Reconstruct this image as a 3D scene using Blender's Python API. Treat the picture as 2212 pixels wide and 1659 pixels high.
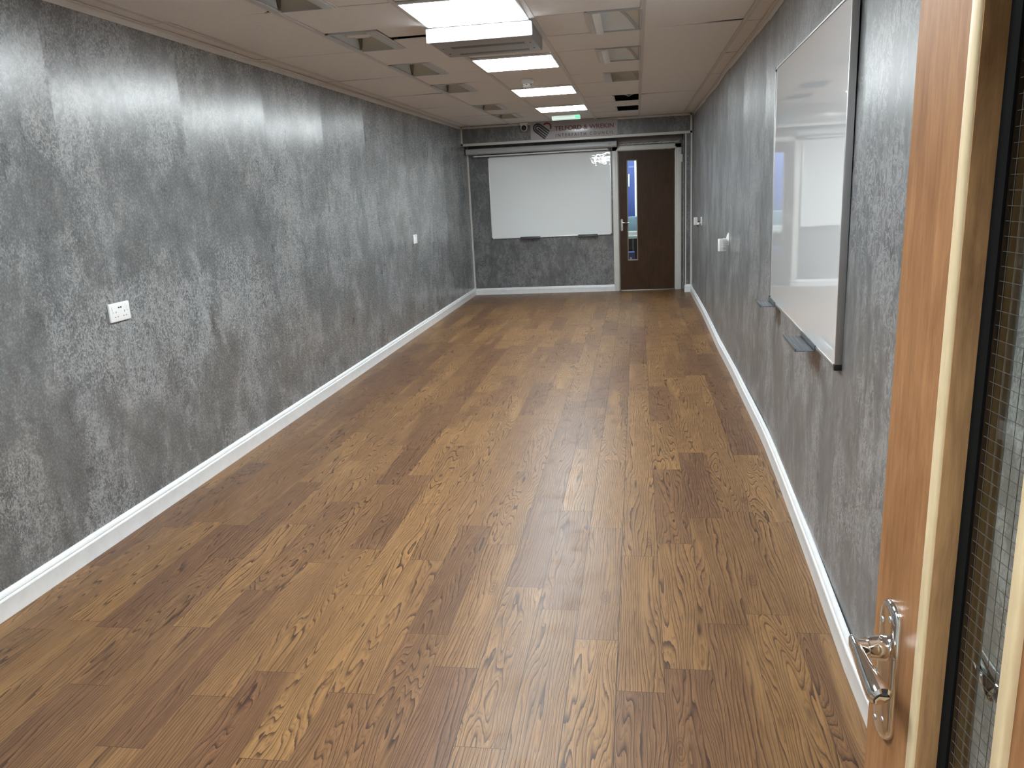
import bpy, bmesh, math, random
from mathutils import Vector, Matrix, noise as mnoise
random.seed(7)
PI = math.pi
for o in list(bpy.data.objects): bpy.data.objects.remove(o)
sc = bpy.context.scene
COL = sc.collection

# ------------------------------------------------------------ camera, world, exposure
CAM_H = 1.5364
def make_camera():
    yaw, pitch, roll = -0.162745, -0.238137, -0.049927
    f = Vector((math.sin(yaw)*math.cos(pitch), math.cos(yaw)*math.cos(pitch), math.sin(pitch)))
    r = Vector((math.cos(yaw), -math.sin(yaw), 0)); u = r.cross(f)
    c, s = math.cos(roll), math.sin(roll)
    r2, u2 = c*r+s*u, -s*r+c*u
    cd = bpy.data.cameras.new('camera'); cam = bpy.data.objects.new('camera', cd); COL.objects.link(cam)
    m = Matrix((r2, u2, -f)).transposed().to_4x4(); m.translation = Vector((0, 0, CAM_H))
    cam.matrix_world = m
    cd.sensor_fit = 'HORIZONTAL'; cd.sensor_width = 36.0
    cd.lens = 1720.06/2212*36.0; cd.clip_start = 0.02; cd.clip_end = 100
    sc.camera = cam
make_camera()
w = bpy.data.worlds.new('world'); sc.world = w; w.use_nodes = True
w.node_tree.nodes['Background'].inputs[0].default_value = (0.8, 0.9, 1, 1)
w.node_tree.nodes['Background'].inputs[1].default_value = 0.15
sc.view_settings.view_transform = 'Standard'; sc.view_settings.look = 'None'
sc.view_settings.gamma = 1.0; sc.view_settings.use_curve_mapping = False
sc.view_settings.exposure = 1.86
LAMP = 13.0          # radiance of the ceiling panels
LAMP_COL = (0.90, 0.975, 1.0, 1)
sc.cycles.max_bounces = 10; sc.cycles.diffuse_bounces = 6; sc.cycles.glossy_bounces = 5
sc.cycles.sample_clamp_indirect = 6.0; sc.cycles.use_denoising = True
sc.cycles.caustics_reflective = False; sc.cycles.caustics_refractive = False

# ------------------------------------------------------------ room measures (metres)
XL, XR, ZC = -2.476, 0.76, 2.446
YB, YW, ZB = 11.66, 12.017, 2.185          # bulkhead face, end wall, bulkhead underside
RX = [0.0443+0.6*(i-4) for i in range(6)]  # ceiling runners
KY = lambda k: 5.268+1.2146*k              # ceiling rows
def wall_x(y, z=0.0):                      # plan of the bowed right-hand wall
    pts = [(-0.2, .60), (1.0, .628), (2.15, .655), (2.34, .658), (2.94, .683), (3.48, .700), (4.2, .728), (4.74, .747), (5.3, .752), (7.4, .748), (8.3, .762), (10.2, .760), (12.3, .762)]
    for (a, b), (c, d) in zip(pts, pts[1:]):
        if y <= c: 
            x = b+(d-b)*(y-a)/(c-a); break
    else: x = pts[-1][1]
    return x+0.016*z/ZC*(1 if y > 2 else .5)

# ------------------------------------------------------------ mesh helpers
class B:
    def __init__(s): s.bm = bmesh.new()
    def box(s, a, b, bev=0, seg=2, rot=None):
        x0, y0, z0 = [min(p, q) for p, q in zip(a, b)]; x1, y1, z1 = [max(p, q) for p, q in zip(a, b)]
        t = bmesh.new(); bmesh.ops.create_cube(t, size=1)
        for v in t.verts: v.co = Vector(((x0+x1)/2+v.co.x*(x1-x0), (y0+y1)/2+v.co.y*(y1-y0), (z0+z1)/2+v.co.z*(z1-z0)))
        if bev: bmesh.ops.bevel(t, geom=t.edges[:], offset=min(bev, .49*min(x1-x0, y1-y0, z1-z0)), segments=seg, affect='EDGES', profile=.5)
        if rot is not None: bmesh.ops.transform(t, matrix=rot, verts=t.verts[:])
        return s.add(t)
    def add(s, t):
        me = bpy.data.meshes.new('t'); t.to_mesh(me); t.free(); s.bm.from_mesh(me); bpy.data.meshes.remove(me); return s
    def prism(s, poly, vec, bev=0):
        """poly: 3-D points of one cap, swept along vec"""
        t = bmesh.new(); vs = [t.verts.new(p) for p in poly]; t.faces.new(vs)
        e = bmesh.ops.extrude_face_region(t, geom=t.faces[:])
        bmesh.ops.translate(t, vec=Vector(vec), verts=[g for g in e['geom'] if isinstance(g, bmesh.types.BMVert)])
        bmesh.ops.recalc_face_normals(t, faces=t.faces[:])
        if bev: bmesh.ops.bevel(t, geom=t.edges[:], offset=bev, segments=2, affect='EDGES')
        return s.add(t)
    def tube(s, path, r, n=12, caps=True):
        path = [Vector(p) for p in path]; rs = r if isinstance(r, (list, tuple)) else [r]*len(path)
        t = bmesh.new(); rings = []; up = None
        for i, p in enumerate(path):
            d = (path[min(i+1, len(path)-1)]-path[max(i-1, 0)]).normalized()
            if up is None:
                up = Vector((0, 0, 1)) if abs(d.z) < .9 else Vector((1, 0, 0))
            a = d.cross(up).normalized(); b_ = a.cross(d).normalized(); up = b_
            rr = rs[i] if isinstance(rs[i], (tuple, list)) else (rs[i], rs[i])
            rings.append([t.verts.new(p+a*rr[0]*math.cos(2*PI*k/n)+b_*rr[1]*math.sin(2*PI*k/n)) for k in range(n)])
        for A, C in zip(rings, rings[1:]):
            for k in range(n): t.faces.new((A[k], A[(k+1) % n], C[(k+1) % n], C[k]))
        if caps: t.faces.new(rings[0][::-1]); t.faces.new(rings[-1])
        bmesh.ops.recalc_face_normals(t, faces=t.faces[:])
        return s.add(t)
    def lathe(s, prof, org, axis='z', n=32, sgn=1):
        t = bmesh.new(); rings = []
        for r, h in prof:
            ring = []
            for k in range(n):
                a = 2*PI*k/n; c, d = r*math.cos(a), r*math.sin(a)
                p = {'z': (c, d, h*sgn), 'x': (h*sgn, c, d), 'y': (c, h*sgn, d)}[axis]
                ring.append(t.verts.new(Vector(org)+Vector(p)))
            rings.append(ring)
        for A, C in zip(rings, rings[1:]):
            for k in range(n): t.faces.new((A[k], A[(k+1) % n], C[(k+1) % n], C[k]))
        t.faces.new(rings[0]); t.faces.new(rings[-1])
        bmesh.ops.remove_doubles(t, verts=t.verts[:], dist=1e-6)
        bmesh.ops.recalc_face_normals(t, faces=t.faces[:])
        return s.add(t)
    def quad(s, *p):
        s.bm.faces.new([s.bm.verts.new(q) for q in p]); return s
def smooth(o, ang=35):
    for p in o.data.polygons: p.use_smooth = True
    try: o.data.set_sharp_from_angle(angle=math.radians(ang))
    except Exception: pass
def root_loc(p):
    v = Vector((0, 0, 0))
    while p is not None: v += p.location; p = p.parent
    return v
def put(name, b, mat, parent=None, local=False, sm=True, origin=None):
    me = bpy.data.meshes.new(name); b.bm.to_mesh(me); b.bm.free()
    o = bpy.data.objects.new(name, me); COL.objects.link(o)
    me.materials.append(mat)
    if parent is not None:
        o.parent = parent
        if not local: me.transform(Matrix.Translation(-root_loc(parent)))
    elif not local and name not in ('floor',):
        xs = [v.co for v in me.vertices]
        c = Vector([(min(v[i] for v in xs)+max(v[i] for v in xs))/2 for i in range(3)]) if origin is None else Vector(origin)
        me.transform(Matrix.Translation(-c)); o.location = c
    if sm: smooth(o)
    return o
def empty(name, loc, label, cat, group=None, rz=0):
    o = bpy.data.objects.new(name, None); COL.objects.link(o); o.location = loc; o.rotation_euler = (0, 0, rz)
    o.empty_display_size = .1
    if label: tag(o, label, cat, group)
    return o
def tag(o, label, cat, group=None):
    o['label'] = label; o['category'] = cat
    if group: o['group'] = group
    return o
def struct(o): o['kind'] = 'structure'; return o

# ------------------------------------------------------------ materials
def mat(name, col, rough=.5, metal=0, spec=.5, emit=None, estr=0, coat=0):
    m = bpy.data.materials.new(name); m.use_nodes = True; p = m.node_tree.nodes['Principled BSDF']
    p.inputs['Base Color'].default_value = (*col, 1); p.inputs['Roughness'].default_value = rough
    p.inputs['Metallic'].default_value = metal; p.inputs['Specular IOR Level'].default_value = spec
    p.inputs['Coat Weight'].default_value = coat; p.inputs['Coat Roughness'].default_value = .08
    if emit: p.inputs['Emission Color'].default_value = (*emit, 1); p.inputs['Emission Strength'].default_value = estr
    return m
class G:
    """tiny node-graph helper"""
    def __init__(s, m): s.m = m; s.nt = m.node_tree; s.p = s.nt.nodes['Principled BSDF']
    def n(s, t, **k):
        x = s.nt.nodes.new(t)
        for a, v in k.items(): setattr(x, a, v)
        return x
    def l(s, a, b): s.nt.links.new(a, b)
    def set(s, inp, v):
        if isinstance(v, bpy.types.NodeSocket): s.l(v, inp)
        else: inp.default_value = v
    def math(s, op, a, b=None, c=None, clamp=False):
        x = s.n('ShaderNodeMath', operation=op, use_clamp=clamp); s.set(x.inputs[0], a)
        if b is not None: s.set(x.inputs[1], b)
        if c is not None: s.set(x.inputs[2], c)
        return x.outputs[0]
    def vec(s, op, a, b=None, sc_=None):
        x = s.n('ShaderNodeVectorMath', operation=op); s.set(x.inputs[0], a)
        if b is not None: s.set(x.inputs[1], b)
        if sc_ is not None: s.set(x.inputs['Scale'], sc_)
        return x.outputs[0]
    def comb(s, x, y, z):
        c = s.n('ShaderNodeCombineXYZ'); s.set(c.inputs[0], x); s.set(c.inputs[1], y); s.set(c.inputs[2], z); return c.outputs[0]
    def sep(s, v):
        c = s.n('ShaderNodeSeparateXYZ'); s.l(v, c.inputs[0]); return c.outputs
    def pos(s):
        return s.n('ShaderNodeNewGeometry').outputs['Position']
    def objc(s): return s.n('ShaderNodeTexCoord').outputs['Object']
    def noise(s, v, scale, detail=4, rough=.55, dist=0):
        x = s.n('ShaderNodeTexNoise'); s.l(v, x.inputs['Vector']); x.inputs['Scale'].default_value = scale
        x.inputs['Detail'].default_value = detail; x.inputs['Roughness'].default_value = rough; x.inputs['Distortion'].default_value = dist
        return x.outputs['Fac']
    def ramp(s, f, stops, interp='LINEAR'):
        x = s.n('ShaderNodeValToRGB'); s.l(f, x.inputs[0]); cr = x.color_ramp; cr.interpolation = interp
        while len(cr.elements) < len(stops): cr.elements.new(.5)
        for e, (p, c) in zip(cr.elements, stops):
            e.position = p; e.color = (*c, 1) if not isinstance(c, (int, float)) else (c, c, c, 1)
        return x.outputs[0]
    def mix(s, f, a, b, mode='MIX'):
        x = s.n('ShaderNodeMix', data_type='RGBA', blend_type=mode); s.set(x.inputs[0], f)
        for i, v in ((6, a), (7, b)):
            if isinstance(v, bpy.types.NodeSocket): s.l(v, x.inputs[i])
            else: x.inputs[i].default_value = (*v, 1)
        return x.outputs[2]
    def bump(s, h, strength, dist=.01, nrm=None):
        x = s.n('ShaderNodeBump'); s.l(h, x.inputs['Height']); x.inputs['Strength'].default_value = strength; x.inputs['Distance'].default_value = dist
        if nrm is not None: s.l(nrm, x.inputs['Normal'])
        return x.outputs[0]

def wall_material(name, axis, seam0, bow=.045, k=1.0, ro=0.0):
    """grey concrete-look PVC cladding: metre-wide boards along `axis`, scratchy veined print, satin sheen"""
    m = mat(name, (.2, .2, .2), .33); g = G(m); P = g.pos(); s = g.sep(P)
    a = s[axis]
    v = g.comb(a, g.math('MULTIPLY', s[2], .62), 0)
    big = g.noise(v, 1.5, 5, .6)
    mid = g.noise(v, 6.0, 6, .66, .5)
    vs = g.comb(a, g.math('MULTIPLY', s[2], .42), 3.1)
    streak = g.noise(vs, 22, 5, .68, .5)
    ve = g.comb(a, g.math('MULTIPLY', s[2], .70), 7.7)
    vein = g.noise(ve, 22, 5, .68, 1.8)
    ridge = g.math('SUBTRACT', 1.0, g.math('MULTIPLY', g.math('ABSOLUTE', g.math('SUBTRACT', vein, .5)), 19), clamp=True)
    fine = g.noise(ve, 120, 3, .7, .6)
    mask = g.ramp(g.noise(v, 2.6, 4, .62, .3), [(.46, .06), (.62, 1)])
    val = g.math('MULTIPLY_ADD', big, .30, .36)
    val = g.math('MULTIPLY_ADD', mid, .34, val)
    val = g.math('MULTIPLY_ADD', g.math('SUBTRACT', streak, .5), .52, val)
    val = g.math('MULTIPLY_ADD', g.math('SUBTRACT', fine, .5), .34, val)
    val = g.math('ADD', val, g.math('MULTIPLY', g.math('MULTIPLY', ridge, mask), .40))
    dk = g.math('MULTIPLY', g.math('SUBTRACT', .41, g.noise(g.comb(a, g.math('MULTIPLY', s[2], .5), 13), 17, 5, .7, 1.2), clamp=True), 2.2)
    val = g.math('MULTIPLY_ADD', g.math('SUBTRACT', g.math('SUBTRACT', val, dk), .56), 1.45, .57)
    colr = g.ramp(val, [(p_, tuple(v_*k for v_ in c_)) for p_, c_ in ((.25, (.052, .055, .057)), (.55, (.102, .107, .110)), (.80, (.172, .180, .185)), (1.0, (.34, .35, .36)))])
    warm = g.ramp(g.noise(g.comb(a, g.math('MULTIPLY', s[2], .5), 31), 2.3, 3, .6), [(.42, 0), (.66, 1)])
    colr = g.mix(g.math('MULTIPLY', warm, .55), colr, g.mix(1, colr, (1.04, .98, .92), 'MULTIPLY'))
    t = g.math('FRACT', g.math('MULTIPLY', g.math('SUBTRACT', a, seam0), 1/1.03))
    d = g.math('MINIMUM', t, g.math('SUBTRACT', 1, t))
    seam = g.math('LESS_THAN', d, .0015)
    colr = g.mix(g.math('MULTIPLY', seam, .5), colr, (.05, .05, .05))
    g.l(colr, g.p.inputs['Base Color'])
    q = g.math('SUBTRACT', t, .5)
    rough = g.ramp(fine, [(.3, .22+ro), (.7, .31+ro)])
    g.l(rough, g.p.inputs['Roughness']); g.p.inputs['Specular IOR Level'].default_value = .95
    h = g.math('MULTIPLY', g.math('MULTIPLY', q, q), bow)          # each board bows a little, so the sheen breaks at the joints
    h = g.math('ADD', h, g.math('MULTIPLY', g.noise(vs, 4.0, 2, .5), .0012))
    b1 = g.bump(h, 1, 1.0)
    b2 = g.bump(g.math('ADD', fine, streak), .045, .004, b1)
    g.l(b2, g.p.inputs['Normal'])
    return m
M = {}
M['wall_l'] = wall_material('grey cladding left', 1, 5.33)
M['wall_r'] = wall_material('grey cladding right', 1, 5.17, .045, .94, .07)
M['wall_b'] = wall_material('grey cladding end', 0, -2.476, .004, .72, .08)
def tile_material():
    m = mat('ceiling tile', (.6, .55, .5), .95, spec=.2); g = G(m); P = g.pos()
    f = g.noise(P, 240, 2, .7); f2 = g.noise(P, 2.2, 3, .6)
    c = g.ramp(f, [(.3, (.74, .73, .72)), (.62, (.90, .885, .87))])
    c = g.mix(g.math('MULTIPLY', f2, .35), c, (.82, .79, .75)); g.l(c, g.p.inputs['Base Color'])
    g.l(g.bump(f, .25, .003), g.p.inputs['Normal']); return m
M['tile'] = tile_material()
M['tbar'] = mat('painted ceiling grid', (.66, .645, .63), .5)
M['void'] = mat('dark void board', (.05, .043, .037), .95)
def paint(name, col, rough=.35, dirt=.12, scale=9):
    m = mat(name, col, rough); g = G(m); P = g.pos(); f = g.noise(P, scale, 4, .65)
    c = g.mix(g.math('MULTIPLY', g.ramp(f, [(.35, 0), (.75, 1)]), dirt), col, tuple(k*.55 for k in col)); g.l(c, g.p.inputs['Base Color'])
    g.l(g.bump(g.noise(P, 60, 3), .08, .003), g.p.inputs['Normal']); return m
M['skirt'] = paint('white gloss skirting paint', (.88, .90, .91), .3, .2, 14)
M['white'] = paint('white frame paint', (.74, .73, .69), .35, .15)
M['trimw'] = paint('white plastic trim', (.70, .68, .65), .35, .1)
M['plastic'] = mat('white moulded plastic', (.85, .86, .86), .28)
M['plastic_g'] = mat('pale grey plastic', (.55, .56, .57), .35)
M['alu'] = mat('satin aluminium', (.46, .46, .46), .38, .85)
M['alu_l'] = mat('pale aluminium frame', (.74, .75, .76), .35, .3)
M['chrome'] = mat('polished chrome', (.80, .79, .78), .07, 1)
M['black'] = mat('black plastic', (.012, .012, .013), .35)
M['darkgrey'] = mat('dark grey plastic', (.10, .105, .11), .4)
M['smoke'] = mat('smoked plastic', (.09, .10, .11), .3)
def board_material(name, col, wob=.3):
    m = mat(name, col, .02, spec=.6, coat=.75); m.node_tree.nodes['Principled BSDF'].inputs['Coat Roughness'].default_value = .015; g = G(m); P = g.pos()
    g.l(g.bump(g.noise(P, 5, 2, .5), wob, .0035), g.p.inputs['Normal'])
    return m
M['board_b'] = board_material('whiteboard enamel end wall', (.90, .94, .95), .5)
M['board_r'] = board_material('whiteboard enamel right wall', (.86, .87, .88), .08)
M['acgrey'] = mat('grey painted steel', (.36, .365, .365), .45)
M['acwhite'] = mat('white painted steel', (.9, .9, .92), .3)
M['sign'] = mat('satin silver sign sheet', (.52, .50, .52), .22, .1, .6)
M['signred'] = mat('dark red vinyl', (.16, .015, .02), .4)
M['signblack'] = mat('black vinyl', (.01, .01, .012), .4)
M['fitwhite'] = mat('white enamelled reflector', (.90, .93, .94), .3)
M['fitolive'] = mat('aged reflector', (.56, .54, .46), .45)
M['cable'] = mat('white cable sheath', (.62, .60, .58), .45)
M['lamp'] = mat('led diffuser', (.9, .9, .9), .4, emit=LAMP_COL[:3], estr=LAMP)

def floor_material():
    m = mat('walnut laminate', (.2, .1, .05), .3); g = G(m)
    uv = g.n('ShaderNodeUVMap', uv_map='plank').outputs[0]; s = g.sep(uv)
    rnd = g.n('ShaderNodeAttribute', attribute_name='rand', attribute_type='GEOMETRY').outputs['Fac']
    off = g.math('MULTIPLY', rnd, 173.0)
    # growth rings: level lines of a field that runs mostly across the plank and swirls in places
    fig = g.math('FRACT', g.math('MULTIPLY', rnd, 17.9))                 # how strongly figured this plank is
    flip = g.math('SUBTRACT', g.math('MULTIPLY', g.math('GREATER_THAN', g.math('FRACT', g.math('MULTIPLY', rnd, 71.3)), .5), 2.0), 1.0)
    n1 = g.noise(g.comb(g.math('MULTIPLY', s[0], 8.0), g.math('MULTIPLY', s[1], .95), off), 1.0, 2, .45, .25)
    n2 = g.noise(g.comb(g.math('MULTIPLY', s[0], 30), g.math('MULTIPLY', s[1], 3.6), off), 1.0, 3, .5)
    n3 = g.noise(g.comb(g.math('MULTIPLY', s[0], 90), g.math('MULTIPLY', s[1], 1.6), off), 1.0, 2, .6)
    fld = g.math('MULTIPLY', g.math('MULTIPLY', s[0], flip), g.math('MULTIPLY_ADD', fig, -35.0, 85.0))
    fld = g.math('MULTIPLY_ADD', n1, g.math('MULTIPLY_ADD', fig, 20.0, 8.0), fld)
    fld = g.math('MULTIPLY_ADD', n2, 1.5, fld)
    rings = g.math('FRACT', fld)
    saw = g.math('POWER', rings, 4.2)
    line = g.math('MULTIPLY', g.math('SUBTRACT', rings, .80, clamp=True), 5.0)
    thin = g.math('POWER', g.math('FRACT', g.math('MULTIPLY_ADD', n3, 2.0, g.math('MULTIPLY', fld, 2.0))), 4.0)
    fine = g.noise(g.comb(s[0], g.math('MULTIPLY', s[1], .03), off), 260, 3, .7)
    blot = g.noise(g.comb(s[0], g.math('MULTIPLY', s[1], .3), off), 5, 3, .6)
    tone = g.math('MULTIPLY', g.math('FRACT', g.math('MULTIPLY', rnd, 91.3)), 1.0)
    light = g.mix(tone, (.330, .176, .068), (.190, .094, .044))
    dark = g.mix(tone, (.040, .017, .008), (.036, .015, .008))
    str_ = g.math('MULTIPLY_ADD', blot, .8, .48)
    c = g.mix(g.math('MULTIPLY', saw, str_, clamp=True), light, dark)
    c = g.mix(g.math('MULTIPLY', line, g.math('MULTIPLY', n3, 1.5), clamp=True), c, dark)
    c = g.mix(g.math('MULTIPLY', thin, .55), c, dark)
    c = g.mix(g.math('MULTIPLY', g.math('SUBTRACT', fine, .42), 1.6, clamp=True), c, dark)
    c = g.mix(g.math('MULTIPLY', g.ramp(blot, [(.45, 0), (.75, 1)]), .30), c, dark)
    flame = g.ramp(n1, [(.60, 0), (.74, 1)])
    c = g.mix(g.math('MULTIPLY', flame, .35), c, (.42, .24, .095))
    # knots
    vk = g.n('ShaderNodeTexVoronoi', feature='F1'); vk.inputs['Scale'].default_value = 1.0
    g.l(g.comb(g.math('MULTIPLY', s[0], 6.6), g.math('MULTIPLY', s[1], 2.1), off), vk.inputs['Vector'])
    kd = vk.outputs['Distance']
    kon = g.math('MULTIPLY', g.math('LESS_THAN', kd, .13), g.math('GREATER_THAN', g.math('FRACT', g.math('MULTIPLY', rnd, 53.1)), .35))
    kring = g.math('POWER', g.math('FRACT', g.math('MULTIPLY', kd, 21)), 1.5)
    c = g.mix(g.math('MULTIPLY', kon, g.math('MULTIPLY', kring, .8)), c, (.07, .03, .016))
    # joints
    W_, L_ = .152, .944
    ex = g.math('MINIMUM', s[0], g.math('SUBTRACT', W_, s[0])); ey = g.math('MINIMUM', s[1], g.math('SUBTRACT', L_, s[1]))
    wide = g.math('MULTIPLY_ADD', g.n('ShaderNodeAttribute', attribute_name='gap').outputs['Fac'], .0011, .0005)
    j = g.math('MAXIMUM', g.math('LESS_THAN', ex, wide), g.math('LESS_THAN', ey, .0009))
    c = g.mix(g.math('MULTIPLY', j, .85), c, (.018, .009, .005))
    # scuffs where people walk
    P = g.pos(); sc1 = g.noise(g.vec('MULTIPLY', P, (1, 1, 1)), 9, 6, .72, .5)
    scuff = g.ramp(sc1, [(.52, 0), (.72, 1)])
    g.l(c, g.p.inputs['Base Color'])
    r = g.math('MULTIPLY_ADD', scuff, .12, .34); r = g.math('MULTIPLY_ADD', fine, .06, r)
    g.l(r, g.p.inputs['Roughness']); g.p.inputs['Specular IOR Level'].default_value = .30
    h = g.math('ADD', g.math('MULTIPLY', saw, -.25), g.math('MULTIPLY', j, -1.0)); h = g.math('MULTIPLY_ADD', fine, .25, h)
    g.l(g.bump(h, .25, .0012), g.p.inputs['Normal'])
    return m
M['floor'] = floor_material()
def veneer(name, light, dark, rough=.38, horiz=False, fig=.5):
    m = mat(name, light, rough, spec=.28 if 'door' in name else .4); g = G(m); P = g.objc(); s = g.sep(P)
    v = g.comb(g.math('MULTIPLY', s[0], 1), g.math('MULTIPLY', s[1], 1), g.math('MULTIPLY', s[2], .07))
    f = g.noise(v, 120, 4, .7); b_ = g.noise(g.comb(s[0], s[1], g.math('MULTIPLY', s[2], .3)), 14, 5, .7, fig)
    val = g.math('MULTIPLY_ADD', f, .50, g.math('MULTIPLY', b_, .55))
    c = g.ramp(val, [(.36, dark), (.66, light)]); g.l(c, g.p.inputs['Base Color'])
    g.l(g.bump(f, .12, .0015), g.p.inputs['Normal']); return m
M['door_far'] = veneer('dark brown door veneer', (.062, .030, .013), (.036, .016, .007), .42)
M['door_near'] = veneer('mid brown door veneer', (.37, .185, .082), (.185, .078, .030), .42)
M['bead'] = veneer('pale timber bead with light in its colour', (.62, .50, .32), (.48, .36, .21), .4)  # made paler than the reveal for the edge that catches the light
M['reveal'] = veneer('rough-sawn bead side', (.46, .265, .12), (.22, .115, .050), .6, fig=2)
M['bead_far'] = mat('grey-brown glazing bead', (.27, .235, .19), .45)
def glass_material():
    m = bpy.data.materials.new('clear glass'); m.use_nodes = True; nt = m.node_tree; nt.nodes.clear()
    o = nt.nodes.new('ShaderNodeOutputMaterial'); t = nt.nodes.new('ShaderNodeBsdfTransparent'); gl = nt.nodes.new('ShaderNodeBsdfGlossy')
    t.inputs[0].default_value = (.88, .92, .90, 1); gl.inputs['Roughness'].default_value = .02
    fr = nt.nodes.new('ShaderNodeFresnel'); fr.inputs[0].default_value = 1.5; mx = nt.nodes.new('ShaderNodeMixShader')
    geo = nt.nodes.new('ShaderNodeNewGeometry'); mm = nt.nodes.new('ShaderNodeMath'); mm.operation = 'SUBTRACT'; mm.use_clamp = True; nt.links.new(fr.outputs[0], mm.inputs[0]); nt.links.new(geo.outputs['Backfacing'], mm.inputs[1]); nt.links.new(mm.outputs[0], mx.inputs[0]); nt.links.new(t.outputs[0], mx.inputs[1]); nt.links.new(gl.outputs[0], mx.inputs[2]); nt.links.new(mx.outputs[0], o.inputs[0])
    return m
M['glass'] = glass_material()

# ------------------------------------------------------------ floor: laminate planks
def build_floor():
    W_, L_ = .152, .944
    offs = {0: 2.209, -1: 2.495, -2: 2.690, -3: 2.856, -4: 2.293, -5: 2.489, -6: 2.127, -7: 2.752}
    b = bmesh.new(); uv = b.loops.layers.uv.new('plank'); fr = b.faces.layers.float.new('rand'); fg = b.faces.layers.float.new('gap')
    rng = random.Random(3)
    x_lo, x_hi, y_lo, y_hi = -3.2, 1.3, -1.6, 12.06
    i0 = math.floor((x_lo+.081)/W_); i1 = math.ceil((x_hi+.081)/W_)
    for i in range(i0, i1):
        x = -.081+W_*i; o = offs.get(i, rng.random()*L_) % L_; o -= 4*L_
        gap = 1.0 if -3 <= i <= 0 else rng.choice([.0, .0, .25])
        y = o
        while y < y_hi:
            a, c = max(y, y_lo), min(y+L_, y_hi)
            if c > a:
                f = b.faces.new([b.verts.new(p) for p in ((x, a, 0), (x+W_, a, 0), (x+W_, c, 0), (x, c, 0))])
                for lp, (u_, v_) in zip(f.loops, ((0, a-y), (W_, a-y), (W_, c-y), (0, c-y))): lp[uv].uv = (u_, v_)
                f[fr] = rng.random(); f[fg] = gap
            y += L_
    # underside so the floor has thickness
    z = -.05
    f = b.faces.new([b.verts.new(p) for p in ((x_lo-.1, y_lo, z), (x_lo-.1, y_hi, z), (x_hi+.1, y_hi, z), (x_hi+.1, y_lo, z))])
    bb = B(); bb.bm.free(); bb.bm = b
    return struct(put('floor', bb, M['floor'], sm=False))
build_floor()

# ------------------------------------------------------------ walls
b = B(); b.box((XL-.12, -.1, -.05), (XL, YW+.12, 2.95)); struct(put('wall_left', b, M['wall_l'], sm=False))
def build_right():
    b = bmesh.new(); ys = [-.1+.25*i for i in range(int((YW+.2)/.25)+2)]; zs = [-.05, .6, 1.2, 1.8, 2.446, 2.95]
    G1 = [[b.verts.new((wall_x(y, z), y, z)) for z in zs] for y in ys]
    G2 = [[b.verts.new((wall_x(y, z)+.12, y, z)) for z in zs] for y in ys]
    for A, S in ((G1, 1), (G2, -1)):
        for i in range(len(ys)-1):
            for k in range(len(zs)-1):
                q = (A[i][k], A[i][k+1], A[i+1][k+1], A[i+1][k]); b.faces.new(q if S < 0 else q[::-1])
    for i in (0, len(ys)-1):
        for k in range(len(zs)-1): b.faces.new((G1[i][k], G1[i][k+1], G2[i][k+1], G2[i][k]))
    for k in (0, len(zs)-1):
        for i in range(len(ys)-1): b.faces.new((G1[i][k], G1[i+1][k], G2[i+1][k], G2[i][k]))
    bmesh.ops.recalc_face_normals(b, faces=b.faces[:])
    bb = B(); bb.bm.free(); bb.bm = b; return struct(put('wall_right', bb, M['wall_r']))
build_right()
# end wall with the door opening (leaf -.25 .. .53)
DX0, DX1, DZ = -.262, .545, 2.012
b = B(); b.box((XL-.1, YW, -.05), (DX0-.03, YW+.12, 2.95)); b.box((DX1+.03, YW, -.05), (XR+.2, YW+.12, 2.95)); b.box((DX0-.03, YW, DZ+.03), (DX1+.03, YW+.12, 2.95))
wb = struct(put('wall_back', b, M['wall_b'], sm=False))
# boxed-in beam across the end, and the boxed pillar in the right corner
b = B(); b.box((XL, YB, ZB), (.79, YW+.01, 2.95)); struct(put('wall_bulkhead', b, M['wall_b'], sm=False))
b = B(); b.box((.662, YB+.01, 0), (.79, YW+.01, ZB)); struct(put('wall_pillar', b, M['wall_b'], sm=False))
# near wall with the doorway the camera stands in
M['wall_f'] = paint('pale corridor plaster', (.5, .5, .48), .6, .05)
b = B(); b.box((XL-.1, -.06, -.05), (-.44, .08, 2.95)); b.box((.40, -.06, -.05), (.8, .08, 2.95)); b.box((-.44, -.06, 2.05), (.40, .08, 2.95))
struct(put('wall_front', b, M['wall_b'], sm=False))
t = empty('door_3', (0, 0, 0), None, None); struct(t)
b = B(); b.box((-.44, -.08, 0), (-.405, .10, 2.05), .003); b.box((.365, -.08, 0), (.40, .10, 2.05), .003); b.box((-.44, -.08, 2.015), (.40, .10, 2.05), .003); put('door_frame', b, M['white'], t)

# lit corridor behind the camera
cw = M['wall_f']
b = B(); b.box((-1.35, -2.6, -.05), (-1.25, -.07, 2.6)); b.box((1.15, -2.6, -.05), (1.25, -.07, 2.6)); b.box((-1.35, -2.7, -.05), (1.25, -2.6, 2.6)); struct(put('wall_corridor', b, cw, sm=False))
b = B(); b.box((-1.35, -2.7, 2.5), (1.25, -.07, 2.58)); struct(put('ceiling_corridor', b, cw, sm=False))
b = B(); b.box((-1.35, -2.7, -.12), (1.25, -1.61, 0)); struct(put('floor_corridor', b, cw, sm=False))

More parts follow.
